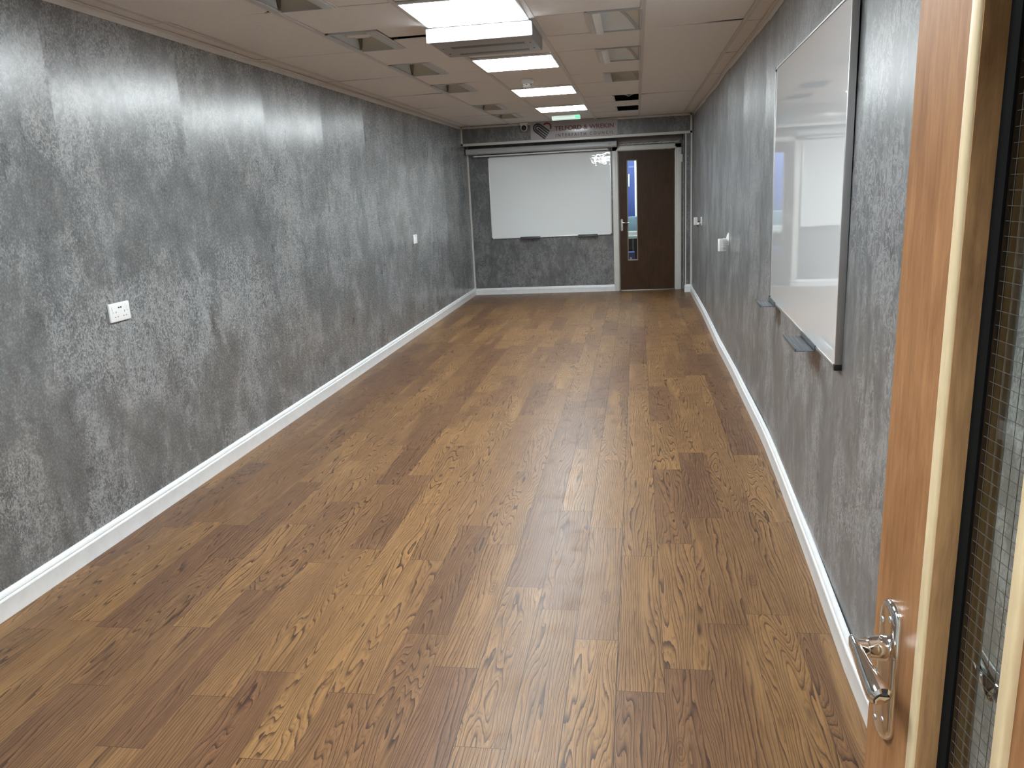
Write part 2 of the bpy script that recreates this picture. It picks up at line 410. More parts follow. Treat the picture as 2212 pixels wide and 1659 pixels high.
# ------------------------------------------------------------ trims and skirting
def skirting(name, path, nrm_side, h=.108, t=.019):
    """path in plan; profile leans off the wall on nrm_side"""
    prof = [(0, 0), (t, 0), (t, h*.66), (t+.001, h*.70), (t-.001, h*.745), (t-.006, h*.765), (t-.006, h*.79), (t-.003, h*.82), (t-.004, h*.90), (t-.010, h*.97), (t-.014, h), (0, h)]
    bm = bmesh.new(); rings = []
    for i, (x, y) in enumerate(path):
        a = Vector(path[max(i-1, 0)]); c = Vector(path[min(i+1, len(path)-1)]); d = (c-a).normalized(); n = Vector((-d.y, d.x))*nrm_side
        rings.append([bm.verts.new((x+n.x*p, y+n.y*p, z)) for p, z in prof])
    for A, C in zip(rings, rings[1:]):
        for k in range(len(prof)): bm.faces.new((A[k], A[(k+1) % len(prof)], C[(k+1) % len(prof)], C[k]))
    bm.faces.new(rings[0]); bm.faces.new(rings[-1]); bmesh.ops.recalc_face_normals(bm, faces=bm.faces[:])
    bb = B(); bb.bm.free(); bb.bm = bm; return struct(put(name, bb, M['skirt']))
skirting('baseboard_left', [(XL, .10), (XL, YW)], -1)
skirting('baseboard_right', [(wall_x(y, .05)-.001+.004*math.sin(y*2.1), y) for y in [.12+.25*i for i in range(46)]]+[(wall_x(11.65, .05), YB+.01)], 1)
skirting('baseboard_back', [(XL+.02, YW), (-.335, YW)], -1, .098)
skirting('baseboard_pillar', [(.66, YB+.01), (.75, YB+.01)], -1, .11, .014)
def edge_trims():
    b = B(); b.box((XL, .08, ZC-.032), (XL+.004, YB, ZC-.002)); b.box((XL, .08, ZC-.005), (XL+.028, YB, ZC-.001)); struct(put('trim_left', b, M['trimw'], sm=False))
    b = B()
    ys = [.1+.5*i for i in range(24)]; ys = [y for y in ys if y < YB]+[YB]
    for y0, y1 in zip(ys, ys[1:]):
        x0, x1 = wall_x(y0, ZC), wall_x(y1, ZC); wob = .006*math.sin(y0*3.7)
        b.prism([(x0, y0, ZC-.030+wob), (x0-.004, y0, ZC-.030+wob), (x0-.004, y0, ZC-.002), (x0, y0, ZC-.002)], (x1-x0, y1-y0, 0))
        b.prism([(x0, y0, ZC-.006), (x0-.026, y0, ZC-.006), (x0-.026, y0, ZC-.002), (x0, y0, ZC-.002)], (x1-x0, y1-y0, 0))
    struct(put('trim_right', b, M['trimw'], sm=False))
    b = B()   # white angle framing the beam and corners at the end
    f = YB-.005
    b.box((XL, f, ZC-.028), (XR, YB, ZC-.001)); b.box((XL, f, ZB-.004), (XR-.005, YB, ZB+.030)); b.box((XL, YB-.002, ZB-.004), (XR-.005, YB+.03, ZB))
    b.box((XL, f, ZB), (XL+.022, YB, ZC)); b.box((XR-.027, f, ZB), (XR-.003, YB, ZC))
    b.box((XL, YW-.026, 0), (XL+.022, YW, ZB))
    b.box((.652, YB+.002, .10), (.682, YB+.012, ZB)); b.box((.650, YB+.002, .10), (.664, YB+.06, ZB)); b.box((XR-.020, YB+.002, .0), (XR+.002, YB+.011, ZB))
    struct(put('trim_back', b, M['trimw'], sm=False))
edge_trims()

# ------------------------------------------------------------ ceiling
OPEN_L = [(-1.5, -1), (-.5, 0), (.5, 1), (1.5, 2), (3, 3.5), (4, 4.5)]
OPEN_R = [(-.5, 0), (.5, 1), (1.5, 2), (3, 3.5), (4, 4.5)]
LIGHTS = [(-4, -3.5), (-2.5, -2), (-1, -.5), (.5, 1), (2, 2.5), (3.5, 4)]
KEND = (YB-5.268)/1.2146
def build_ceiling():
    b = B(); rng = random.Random(11); g = .009
    def tile(x0, x1, k0, k1, chip=None, tilt=None, drop=0):
        y0, y1 = KY(k0)+g*.6, KY(k1)-g*.6
        if y1-y0 < .02: return
        pts = [(x0, y0), (x1, y0), (x1, y1), (x0, y1)]
        if chip:
            which, dx, dy = chip
            if which == 'far_right': pts = [(x0, y0), (x1, y0), (x1, y1-dy), (x1-dx*.35, y1-dy*.8), (x1-dx*.6, y1-dy*.45), (x1-dx, y1-dy*.1), (x1-dx, y1), (x0, y1)]
            if which == 'far_wedge': pts = [(x0, y0), (x1, y0), (x1, y1-dy), (x1-dx, y1-dy*.6), (x1-dx*1.35, y1), (x0, y1)]
        a, c, e = (rng.uniform(-.0022, .0022) for _ in range(3))
        if tilt: a, c, e = tilt
        cx, cy = (x0+x1)/2, (y0+y1)/2
        zz = lambda x, y: ZC+.004-drop+a*(x-cx)/.3+c*(y-cy)/.6+abs(e)*.3
        b.prism([(x, y, zz(x, y)) for x, y in pts], (0, 0, .005))
    cols = [(XL, RX[0]), (RX[0], RX[1]), (RX[1], RX[2]), (RX[2], RX[3]), (RX[3], RX[4]), (RX[4], RX[5]), (RX[5], XR+.03)]
    ends = lambda: [k for k in (-4.3, -4, -3, -2, -1, 0, 1, 2, 3, 4)]+[KEND]
    for ci, (x0, x1) in enumerate(cols):
        x0 += .004; x1 -= .004
        if ci in (0, 1, 5, 6):
            e = ends()
            for k0, k1 in zip(e, e[1:]):
                chip = None; tilt = None
                if ci == 1 and k1 == -1: chip = ('far_right', .055, .05)
                if ci == 5 and k1 == 0: chip = ('far_wedge', .19, .032); tilt = (.004, .003, 0)
                if ci == 5 and k1 == 1: chip = ('far_wedge', .055, .02)
                if ci == 5 and k1 == 4: tilt = (.003, .002, 0)
                tile(x0, x1, k0, k1, chip, tilt)
        elif ci == 2:
            segs = [(-4.3, -4), (-4, -3), (-3, -2), (-2, -1.5), (-1, -.5), (0, .5), (1, 1.5), (2, 3), (3.5, 4), (4.5, KEND)]
            for a, c in segs: tile(x0, x1, a, c)
            for a, c in OPEN_L:
                if a == -.5:      # this half tile has slipped and cracked across
                    tile(RX[1]+.32, x1, a, a+.215, drop=-.002); tile(RX[1]+.325, x1, a+.255, c, tilt=(.002, -.004, 0), drop=.004)
                else: tile(RX[1]+.315, x1, a, c)
        elif ci == 3:
            for a, c in [(-4.3, -4), (-3.5, -2.5), (-2, -1), (0, .5), (1, 2), (2.5, 3), (3, 3.5), (4, KEND)]: tile(x0, x1, a, c)
        elif ci == 4:
            for a, c in [(-4.3, -4), (-4, -3), (-3, -2), (-2, -1), (-1, -.5), (0, .5), (1, 1.5), (2, 3), (3.5, 4), (4.5, KEND)]: tile(x0, x1, a, c)
            for a, c in OPEN_R: tile(x0, RX[4]-.315+(.0 if a < 3 else .03), a, c)
    o = struct(put('ceiling', b, M['tile'], sm=False))
    b = B()
    for i, x in enumerate(RX):
        hw = .014
        b.box((x-hw, .06, ZC-.001), (x+hw, YB, ZC+.003)); b.box((x-.002, .06, ZC), (x+.002, YB, ZC+.035))
    b.box((XL, .06, ZC-.001), (XL+.02, YB, ZC+.003))
    for a in list(OPEN_L): b.box((RX[1]+.298, KY(a[0]), ZC), (RX[1]+.318, KY(a[1]), ZC+.003))
    for a in list(OPEN_R): b.box((RX[4]-.318+(.0 if a[0] < 3 else .03), KY(a[0]), ZC), (RX[4]-.298+(.0 if a[0] < 3 else .03), KY(a[1]), ZC+.003))
    put('ceiling_grid', b, M['tbar'], o, sm=False)
    b = B(); b.box((XL-.12, -.1, 2.90), (1.0, YW+.1, 2.98)); put('ceiling_slab', b, M['void'], o, sm=False)
build_ceiling()

# LED panels
LNAMES = {(-4, -3.5): 'square lit ceiling panel just inside the doorway, above and behind the view', (-2.5, -2): 'square lit ceiling panel over the near floor, second from the doorway',
          (-1, -.5): 'bright square ceiling panel nearest the camera, against the grey vented air unit', (.5, 1): 'bright square ceiling panel just beyond the grey vented air unit',
          (2, 2.5): 'bright square ceiling panel between the smoke detector and the farthest panel', (3.5, 4): 'farthest bright square ceiling panel, close to the green exit light'}
for a, c in LIGHTS:
    y0, y1 = KY(a), KY(c); x0, x1 = RX[2], RX[3]
    t = empty('led_panel', ((x0+x1)/2, (y0+y1)/2, ZC), LNAMES[(a, c)], 'ceiling light', 'square LED panels down the middle of the ceiling')
    b = B(); m_ = .014; z0, z1 = ZC-.010, ZC+.006
    b.box((x0+m_, y0+.006, z0), (x0+m_+.012, y1-.006, z1), .002); b.box((x1-m_-.012, y0+.006, z0), (x1-m_, y1-.006, z1), .002)
    b.box((x0+m_+.012, y0+.006, z0), (x1-m_-.012, y0+.018, z1), .002); b.box((x0+m_+.012, y1-.018, z0), (x1-m_-.012, y1-.006, z1), .002)
    put('frame', b, M['plastic'], t)
    b = B(); b.box((x0+.024, y0+.016, ZC-.0115), (x1-.024, y1-.016, ZC+.004), .002); d = put('diffuser', b, M['lamp'], t)
    b = B(); b.box((x0+.02, y0+.012, ZC+.006), (x1-.02, y1-.012, ZC+.03)); put('backplate', b, M['alu_l'], t)

t = empty('led_panel', (.15, -.8, 2.498), 'lit ceiling panel in the corridor behind the view', 'ceiling light')
b = B(); b.box((-.25, -1.1, 2.488), (.55, -.5, 2.498)); put('diffuser', b, M['lamp'], t)
# air unit
def air_unit():
    y0, y1 = KY(-.5)+.004, KY(0)-.002; x0, x1 = RX[2]+.012, RX[3]-.012
    t = empty('ceiling_air_unit', ((x0+x1)/2, (y0+y1)/2, ZC), 'grey steel ceiling air unit with black vent slots, hanging against the nearest light panel', 'air unit')
    zb = ZC-.084
    b = B()
    prof = [(y0+.012, ZC+.02), (y0+.012, zb), (y1-.055, zb), (y1-.035, zb+.004), (y1-.012, zb+.020), (y1-.004, zb+.034), (y1, zb+.045), (y1, ZC+.02)]
    b.prism([(x0, y, z) for y, z in prof], (x1-x0, 0, 0)); put('casing', b, M['acgrey'], t)
    b = B(); b.box((x0-.012, y0-.002, zb-.004), (x1+.012, y0+.012, ZC-.012), .006, 3); fp = put('front_panel', b, M['acwhite'], t)
    fp['label'] = 'white front panel washed out by the light beside it'
    for yy, ln, w_ in ((y0+.20, .43, .060), (y0+.44, .43, .045)):
        b = B(); xa = (x0+x1)/2-ln/2+.01
        b.box((xa, yy, zb-.0006), (xa+ln, yy+w_, zb+.002)); put('vent_slot', b, M['black'], t)
        b = B(); n = 38
        for i in range(n+1):
            xx = xa+ln*i/n; b.box((xx-.0014, yy, zb-.0012), (xx+.0014, yy+w_, zb-.0005))
        put('vent_fins', b, M['acgrey'], t)
    for x in (x0+.03, x1-.03):
        for y in (y0+.24, y0+.42):
            b = B(); b.lathe([(.0001, 0), (.006, 0), (.005, .002), (.0001, .0025)], (x, y, zb), 'z', 12, -1); put('screw', b, M['darkgrey'], t)
air_unit()

# recessed fittings with curved reflectors
def fitting(side, k0, k1, label, variant=0):
    y0, y1 = KY(k0)+.004, KY(k1)-.004
    s = 1 if side == 'L' else -1
    xe = RX[1]+.004 if side == 'L' else RX[4]-.004        # edge against the runner
    X = lambda d: xe+s*d                                   # d = distance from that runner
    t = empty('recessed_light_fitting', ((X(0)+X(.3))/2, (y0+y1)/2, ZC), label, 'ceiling light', 'switched-off recessed fittings with curved reflectors')
    D = .12
    # frame
    b = B(); b.box((X(0), y0, ZC-.003), (X(.028 if side == 'L' else .010), y1, ZC+.006), .001)
    b.box((X(.245), y0, ZC-.004), (X(.298), y1, ZC+.010), .0015)
    b.box((X(.01), y1-.008, ZC-.002), (X(.25), y1, ZC+.01)); b.box((X(.01), y0, ZC-.002), (X(.25), y0+.008, ZC+.01))
    put('frame', b, M['plastic_g'], t)
    # housing
    b = B(); b.box((X(.010), y0+.004, ZC+.004), (X(.014), y1-.004, ZC+D)); put('side_reflector', b, M['fitwhite'], t)
    b = B(); b.box((X(.262), y0+.004, ZC+.010), (X(.266), y1-.004, ZC+D)); b.box((X(.01), y0+.002, ZC+D), (X(.266), y1-.002, ZC+D+.004)); b.box((X(.01), y0+.002, ZC+.01), (X(.266), y0+.006, ZC+D)); put('housing', b, M['fitolive'], t)
    # curved end reflector: rises from the far lower edge and curls back towards the near side
    bm = bmesh.new(); n = 14; R_ = D-.008; A = []
    for i in range(n+1):
        a = i/n*PI/2; yy = y1-.010-(R_*1.25)*(1-math.cos(a)); zz = ZC+.006+R_*math.sin(a)
        A.append([bm.verts.new((X(d), yy, zz)) for d in (.016, .260)])
    for p, q in zip(A, A[1:]): bm.faces.new((p[0], p[1], q[1], q[0]))
    r = bmesh.ops.extrude_face_region(bm, geom=bm.faces[:]); bmesh.ops.translate(bm, vec=(0, .003, .001), verts=[v for v in r['geom'] if isinstance(v, bmesh.types.BMVert)])
    bmesh.ops.recalc_face_normals(bm, faces=bm.faces[:]); bb = B(); bb.bm.free(); bb.bm = bm
    put('curved_reflector', bb, M['fitolive' if side == 'L' else 'fitwhite'] if variant != 3 else M['fitolive'], t)
    # raised strip, shade in its colour
    bm = bmesh.new(); A = []
    for i in range(n+1):
        a = i/n*PI/2; yy = y1-.012-(R_*1.25)*(1-math.cos(a)); zz = ZC+.005+R_*math.sin(a)
        wd = .006+.055*(i/n) if side == 'L' else .020
        d0 = .018 if side == 'L' else .018+.16*(i/n)**1.2
        A.append([bm.verts.new((X(d0), yy-.004, zz-.004)), bm.verts.new((X(d0+wd), yy-.004, zz-.004)), bm.verts.new((X(d0+wd), yy, zz)), bm.verts.new((X(d0), yy, zz))])
    for p, q in zip(A, A[1:]):
        for k in range(4): bm.faces.new((p[k], p[(k+1) % 4], q[(k+1) % 4], q[k]))
    bm.faces.new(A[0]); bm.faces.new(A[-1]); bmesh.ops.recalc_face_normals(bm, faces=bm.faces[:])
    bb = B(); bb.bm.free(); bb.bm = bm; put('shade_strip', bb, M['plastic_g'] if side == 'R' else M['shade_strip'], t)
    if variant == 1:
        b = B(); y = (y0+y1)/2+.02
        b.tube([(X(.03), y, ZC+.05), (X(.12), y+.02, ZC+.055), (X(.16), y+.06, ZC+.06), (X(.12), y+.10, ZC+.06), (X(.05), y+.09, ZC+.06)], .014, 10)
        put('lamp_tube', b, M['plastic'], t)
    if variant == 2:
        b = B(); b.box((X(.05), y0+.30, ZC+.05), (X(.13), y1-.08, ZC+.10), .01); put('lamp_holder', b, mat('orange-brown plastic', (.33, .14, .06), .5), t)
    if side == 'R' and variant != 3:
        b = B(); b.box((X(.225), y0+.01, ZC-.012), (X(.270), y1-.004, ZC-.003), .002); put('diffuser_strip', b, M['fitwhite'], t)
    return t
M['shade_strip'] = mat('shaded reflector strip', (.20, .19, .155), .5)  # darker tone stands for the shaded band of the reflector
LL = ['recessed ceiling fitting with an orange-brown holder inside, nearest of the left row', 'recessed ceiling fitting with a curled white tube, left of the nearest lit panel',
      'dull recessed ceiling fitting, third from the camera in the left row', 'dull recessed ceiling fitting, fourth from the camera in the left row',
      'small recessed ceiling fitting, second from the end wall in the left row', 'recessed ceiling fitting above the camera end of the white sign, last in the left row']
LL[5] = 'last recessed ceiling fitting of the left row, nearest the end wall'
for i, (a, c) in enumerate(OPEN_L): fitting('L', a, c, LL[i], {0: 2, 1: 1}.get(i, 0))
LR = ['open recessed fitting with pale curved reflector, nearest of the right row', 'grey recessed fitting in the middle of the right row', 'brownish recessed fitting, last of the right row before the bare holes']
for i in range(3): fitting('R', *OPEN_R[i], LR[i], {2: 3}.get(i, 0))
b = B(); y0 = KY(3); b.tube([(RX[4]-.24, y0+.10, ZC+.10), (RX[4]-.17, y0+.16, ZC+.03), (RX[4]-.12, y0+.2, ZC+.012), (RX[4]-.07, y0+.18, ZC+.03), (RX[4]-.03, y0+.12, ZC+.06), (RX[4]-.01, y0+.1, ZC+.12)], .006, 8)
tag(put('loose_cable', b, M['cable']), 'loose pale cable drooping inside the dark ceiling hole near the end wall', 'cable')

# smoke detector, wire ring, exit light
t = empty('smoke_detector', (-.915, 7.15, ZC), 'round white smoke detector on the ceiling between two lit panels', 'smoke detector')
b = B(); b.lathe([(.0001, 0), (.054, 0), (.054, .026), (.050, .032), (.0001, .032)], (-.915, 7.15, ZC+.002), 'z', 32, -1); put('base', b, M['plastic'], t)
b = B(); b.lathe([(.030, .030), (.040, .034), (.040, .050), (.030, .062), (.0001, .064)], (-.915, 7.15, ZC), 'z', 32, -1); put('sensor_head', b, M['plastic'], t)
b = B()
for k in range(6):
    a = k*PI/3; p = Vector((-.915, 7.15, ZC-.043)); c, s_ = math.cos(a), math.sin(a)
    b.box((-.007, .0385, -.003), (.007, .0408, .003), rot=Matrix.Translation(p) @ Matrix.Rotation(a, 4, 'Z'))
put('vents', b, M['darkgrey'], t)
b = B(); b.tube([(-.875-.125*math.cos(PI*i/20), 7.62-.075*math.sin(PI*i/20), ZC-.012) for i in range(21)], .006, 8)
tag(put('wire_loop', b, M['plastic']), 'thin white curved wire on the ceiling beside the third lit panel', 'wire')
t = empty('exit_light', (-.885, 10.72, ZC), 'slim white emergency light bar glowing green, beyond the farthest panel', 'emergency light')
b = B(); b.box((-1.06, 10.66, ZC-.018), (-.71, 10.78, ZC+.001), .004); put('base', b, M['plastic'], t)
b = B(); b.prism([(-1.065, y, z) for y, z in ((10.655, ZC-.016), (10.663, ZC-.052), (10.685, ZC-.062), (10.755, ZC-.062), (10.777, ZC-.052), (10.785, ZC-.016))], (.36, 0, 0), .003)
put('lens', b, mat('opal lens', (.8, .88, .84), .25, emit=(.75, 1, .88), estr=.13), t)
b = B(); b.box((-.765, 10.648, ZC-.056), (-.705, 10.662, ZC-.026), .002); put('indicator', b, mat('green indicator', (.1, .8, .4), .3, emit=(.1, 1, .45), estr=.25), t)

# dome camera by the sign
t = empty('dome_camera', (-1.555, 11.60, ZC), 'small white dome camera with black lens under the ceiling, left of the sign', 'security camera')
b = B(); b.lathe([(.0001, 0), (.058, 0), (.058, .025), (.050, .034), (.0001, .034)], (-1.555, 11.585, ZC), 'z', 32, -1)
b.lathe([(.0001, -.052), (.030, -.044), (.046, -.025), (.052, 0), (.046, .025), (.030, .044), (.0001, .052)], (-1.55, 11.575, ZC-.062), 'y', 28); put('housing', b, M['plastic'], t)
b = B(); b.lathe([(.0001, 0), (.031, 0), (.036, .010), (.030, .020), (.016, .027), (.0001, .029)], (-1.545, 11.537, ZC-.072), 'y', 28, -1); put('lens', b, M['black'], t)

# ------------------------------------------------------------ sign
def text_mesh(s, size, loc, width, m, parent, name, thick=.0012):
    cu = bpy.data.curves.new('txt', 'FONT'); cu.body = s; cu.size = size; cu.extrude = thick; cu.offset = size*.012
    o = bpy.data.objects.new('txt', cu); COL.objects.link(o); bpy.context.view_layer.update()
    me = bpy.data.meshes.new_from_object(o.evaluated_get(bpy.context.evaluated_depsgraph_get())); bpy.data.objects.remove(o)
    xs = [v.co.x for v in me.vertices]; ys = [v.co.y for v in me.vertices]
    sx = width/(max(xs)-min(xs)); sy = size/(max(ys)-min(ys))
    me.transform(Matrix.Translation((-min(xs), -min(ys), 0))); me.transform(Matrix.Diagonal((sx, sy, 1, 1)))
    me.transform(Matrix.Rotation(PI/2, 4, 'X')); me.transform(Matrix.Translation(Vector(loc)-root_loc(parent)))
    me.materials.clear(); me.materials.append(m)
    ob = bpy.data.objects.new(name, me); COL.objects.link(ob); ob.parent = parent; return ob
SX0, SX1, SZ0, SZ1 = -1.470, -.252, 2.211, 2.436
ys_ = YB-.011
t = empty('wall_sign', ((SX0+SX1)/2, YB, SZ0), 'silver sign with heart logo and red and black lettering on the end beam', 'sign')
b = B(); b.box((SX0, ys_, SZ0), (SX1, YB-.005, SZ1), .001); put('sign_board', b, M['sign'], t)
def S(px, py):
    u = (px-175)*.000647; v = (638-.0745*(px-175)-py)*.000600
    return Vector((SX0+u, ys_-.0006, SZ0+.004+v))
def ribbon(b, pts, wd):
    pts = [S(*p) for p in pts]; L, R_ = [], []
    for i, p in enumerate(pts):
        d = (pts[min(i+1, len(pts)-1)]-pts[max(i-1, 0)]).normalized(); n = Vector((-d.z, 0, d.x))*wd/2
        L.append(p+n); R_.append(p-n)
    for i in range(len(pts)-1): b.prism([L[i], L[i+1], R_[i+1], R_[i]], (0, .0008, 0))
def heart():
    b = B(); wd = .021
    def U(r, e1, e2):
        c = (345, 375); arc = []
        for i in range(19):
            a = math.radians(-52-188*i/18)      # from upper right round the left to lower left
            arc.append((c[0]+r*math.cos(a), c[1]+r*math.sin(a)))
        return [e1]+arc+[e2]
    ribbon(b, U(97, (592, 442), (487, 606)), wd); ribbon(b, U(53, (568, 488), (512, 570)), wd); ribbon(b, [(338, 372), (352, 382), (541, 530)], wd)
    put('logo_bars', b, M['signblack'], t)
    b = B(); c = (542, 337); pts = [(c[0]+82*math.cos(math.radians(a)), c[1]+80*math.sin(math.radians(a))) for a in range(-152, 46, 9)]
    ribbon(b, pts, .022); put('logo_arc', b, M['signred'], t)
heart()
def zat(px, py): return S(px, py)
p = S(705, 428); p2 = S(1975, 345)
tm = text_mesh('TELFORD & WREKIN', .060, (p.x, p.y, p.z+.001), p2.x-p.x, M['signred'], t, 'lettering'); tm['label'] = 'dark red upper lettering'
p = S(725, 562); p2 = S(1970, 490)
cu_ = text_mesh('I N T E R F A I T H   C O U N C I L', .042, (p.x, p.y, p.z), p2.x-p.x, M['signblack'], t, 'lettering'); cu_['label'] = 'black lower lettering'

# ------------------------------------------------------------ projector screen
t = empty('projector_screen', (-1.37, 11.92, 2.07), 'rolled-up projector screen in a long grey case over the end-wall whiteboard', 'projector screen')
b = B(); prof = [(11.955, 2.078), (11.945, 2.150), (11.905, 2.156), (11.875, 2.146), (11.862, 2.118), (11.866, 2.086), (11.885, 2.070), (11.925, 2.066)]
b.prism([(-2.455, y, z) for y, z in prof], (2.165, 0, 0), .002); put('case', b, M['plastic_g'], t)
b = B(); b.prism([(-2.462, y, z) for y, z in [(11.91+(y-11.91)*1.06, 2.111+(z-2.111)*1.06) for y, z in prof]], (.012, 0, 0)); put('end_cap', b, M['plastic_g'], t)
b = B(); b.prism([(-.292, y, z) for y, z in [(11.91+(y-11.91)*1.06, 2.111+(z-2.111)*1.06) for y, z in prof]], (.016, 0, 0)); put('end_cap', b, M['plastic_g'], t)
b = B(); b.tube([(-2.36, 11.915, 2.043), (-.40, 11.915, 2.043)], .010, 14); put('bottom_bar', b, M['plastic'], t)
b = B(); b.box((-2.30, 11.918, 2.043), (-.42, 11.921, 2.070)); put('screen_fabric', b, M['black'], t)
b = B(); b.box((-.392, 11.905, 2.036), (-.365, 11.925, 2.062), .003); put('bar_clip', b, M['black'], t)
b = B()
for i, (dx, wd, h) in enumerate(((0, .012, .003), (.016, .005, .005), (.024, .012, .009), (.040, .008, .007), (.052, .012, .004))): b.box((-.41+dx, 11.8610, 2.108), (-.41+dx+wd, 11.8625, 2.108+h))
put('maker_mark', b, M['signblack'], t)
# wall brackets under the beam holding the case
b = B(); b.box((-2.40, 11.95, 2.09), (-2.36, YW, 2.13)); put('bracket', b, M['plastic_g'], t)
b = B(); b.box((-.5, 11.95, 2.09), (-.46, YW, 2.13)); put('bracket', b, M['plastic_g'], t)

# ------------------------------------------------------------ whiteboards
def whiteboard(t, face, W_, H_, fm, corner, trays, fr=.014, dep=.020, side=None, tray_d=.07, tray_m=None):
    """local frame: x along the board, y out of the wall, z up"""
    b = B(); b.box((fr*.6, 0, fr*.6), (W_-fr*.6, dep-.004, H_-fr*.6)); put('writing_surface', b, face, t, local=True, sm=False)
    b = B(); b.box((0, 0, 0), (W_, dep, fr), .002); b.box((0, 0, H_-fr), (W_, dep, H_), .002); b.box((0, 0, fr), (fr, dep, H_-fr), .002); b.box((W_-fr, 0, fr), (W_, dep, H_-fr), .002)
    put('frame', b, fm, t, local=True)
    for x in (0, W_):
        for z in (0, H_):
            b = B(); b.box((x-.002 if x == 0 else x-.019, -.001, z-.002 if z == 0 else z-.019), (x+.019 if x == 0 else x+.002, dep+.002, z+.019 if z == 0 else z+.002), .002)
            put('corner_cap', b, corner, t, local=True)
    for x0, x1 in trays:
        b = B()
        b.box((x0, dep-.002, -.004), (x1, dep+.004, fr+.004), .001)
        b.box((x0, dep, -.010), (x1, dep+tray_d, -.007), .001); b.box((x0, dep+tray_d-.004, -.010), (x1, dep+tray_d, .002), .001)
        for q in (.3, .5, .7): b.box((x0+.004, dep+tray_d*q, -.007), (x1-.004, dep+tray_d*q+.002, -.005))
        put('pen_tray', b, tray_m, t, local=True)
# end-wall board (rotated so local +y points at the camera)
t = empty('whiteboard', (-.366, YW-.002, .836), 'white magnetic whiteboard on the end wall left of the brown door', 'whiteboard'); t.rotation_euler = (math.radians(.55), 0, PI)
whiteboard(t, M['board_b'], 1.80, 1.195, M['alu_l'], M['darkgrey'], [(.21, .50), (1.065, 1.365)], tray_m=M['smoke'], tray_d=.055)
# right-hand board
ang = math.atan2(-1.0, -.031)
t = empty('whiteboard', (.732, 4.525, .885), 'glossy whiteboard with grey metal edge on the right-hand wall', 'whiteboard')
P0 = Vector((.738, 4.535, 0)); P1 = Vector((.683, 2.78, 0)); dv = (P1-P0).normalized()
# local x runs from the near end to the far end so that local y (x rotated +90) points into the room
e = -dv; t.location = (P1.x, P1.y, .888); t.rotation_euler = (0, 0, math.atan2(e.y, e.x))
whiteboard(t, M['board_r'], 1.756, 1.195, M['alu'], M['black'], [(.36, .68), (1.52, 1.75)], fr=.010, dep=.024, tray_m=M['smoke'], tray_d=.075)

# ------------------------------------------------------------ sockets, switch, wall brackets
def double_socket():
    t = empty('double_socket', (XL, 3.48, 1.06), 'white double plug socket with two black USB ports on the left wall', 'socket')
    X = lambda d: XL+d
    b = B(); b.box((XL, 3.402, 1.016), (X(.012), 3.558, 1.106), .005, 3); put('face_plate', b, M['plastic'], t)
    for yc in (3.425, 3.535):
        b = B(); b.prism([(X(.0115), yc-.006, 1.070), (X(.0115), yc-.006, 1.094), (X(.013), yc-.006, 1.094), (X(.0165), yc-.006, 1.071)], (0, .012, 0), .0008); put('rocker_switch', b, M['plastic'], t)
    b = B()
    hm = mat('grey socket holes', (.09, .09, .09), .5)
    for yc, ys2 in ((3.448, 3.425), (3.512, 3.535)):
        b = B(); b.box((X(.0115), yc-.0015, 1.058), (X(.0125), yc+.0015, 1.067))
        for dy in (-.010, .010): b.box((X(.0115), yc+dy-.003, 1.038), (X(.0125), yc+dy+.003, 1.042))
        put('pin_holes', b, hm, t)
        b = B(); b.lathe([(.0001, 0), (.0025, 0), (.0001, .0008)], (X(.012), ys2, 1.063), 'x', 10); put('screw', b, hm, t)
    b = B()
    for yc in (3.473, 3.489): b.box((X(.0115), yc-.0055, 1.079), (X(.0126), yc+.0055, 1.086), .0003)
    put('usb_ports', b, M['black'], t)
double_socket()
t = empty('single_wall_plate', (XL, 8.83, 1.058), 'small white single wall plate far along the left wall', 'wall plate')
b = B(); b.box((XL, 8.76, 1.008), (XL+.011, 8.90, 1.108), .004, 3); put('face_plate', b, M['plastic'], t)
b = B(); b.box((XL+.0105, 8.825, 1.085), (XL+.0122, 8.842, 1.096), .0005); put('outlet', b, M['darkgrey'], t)
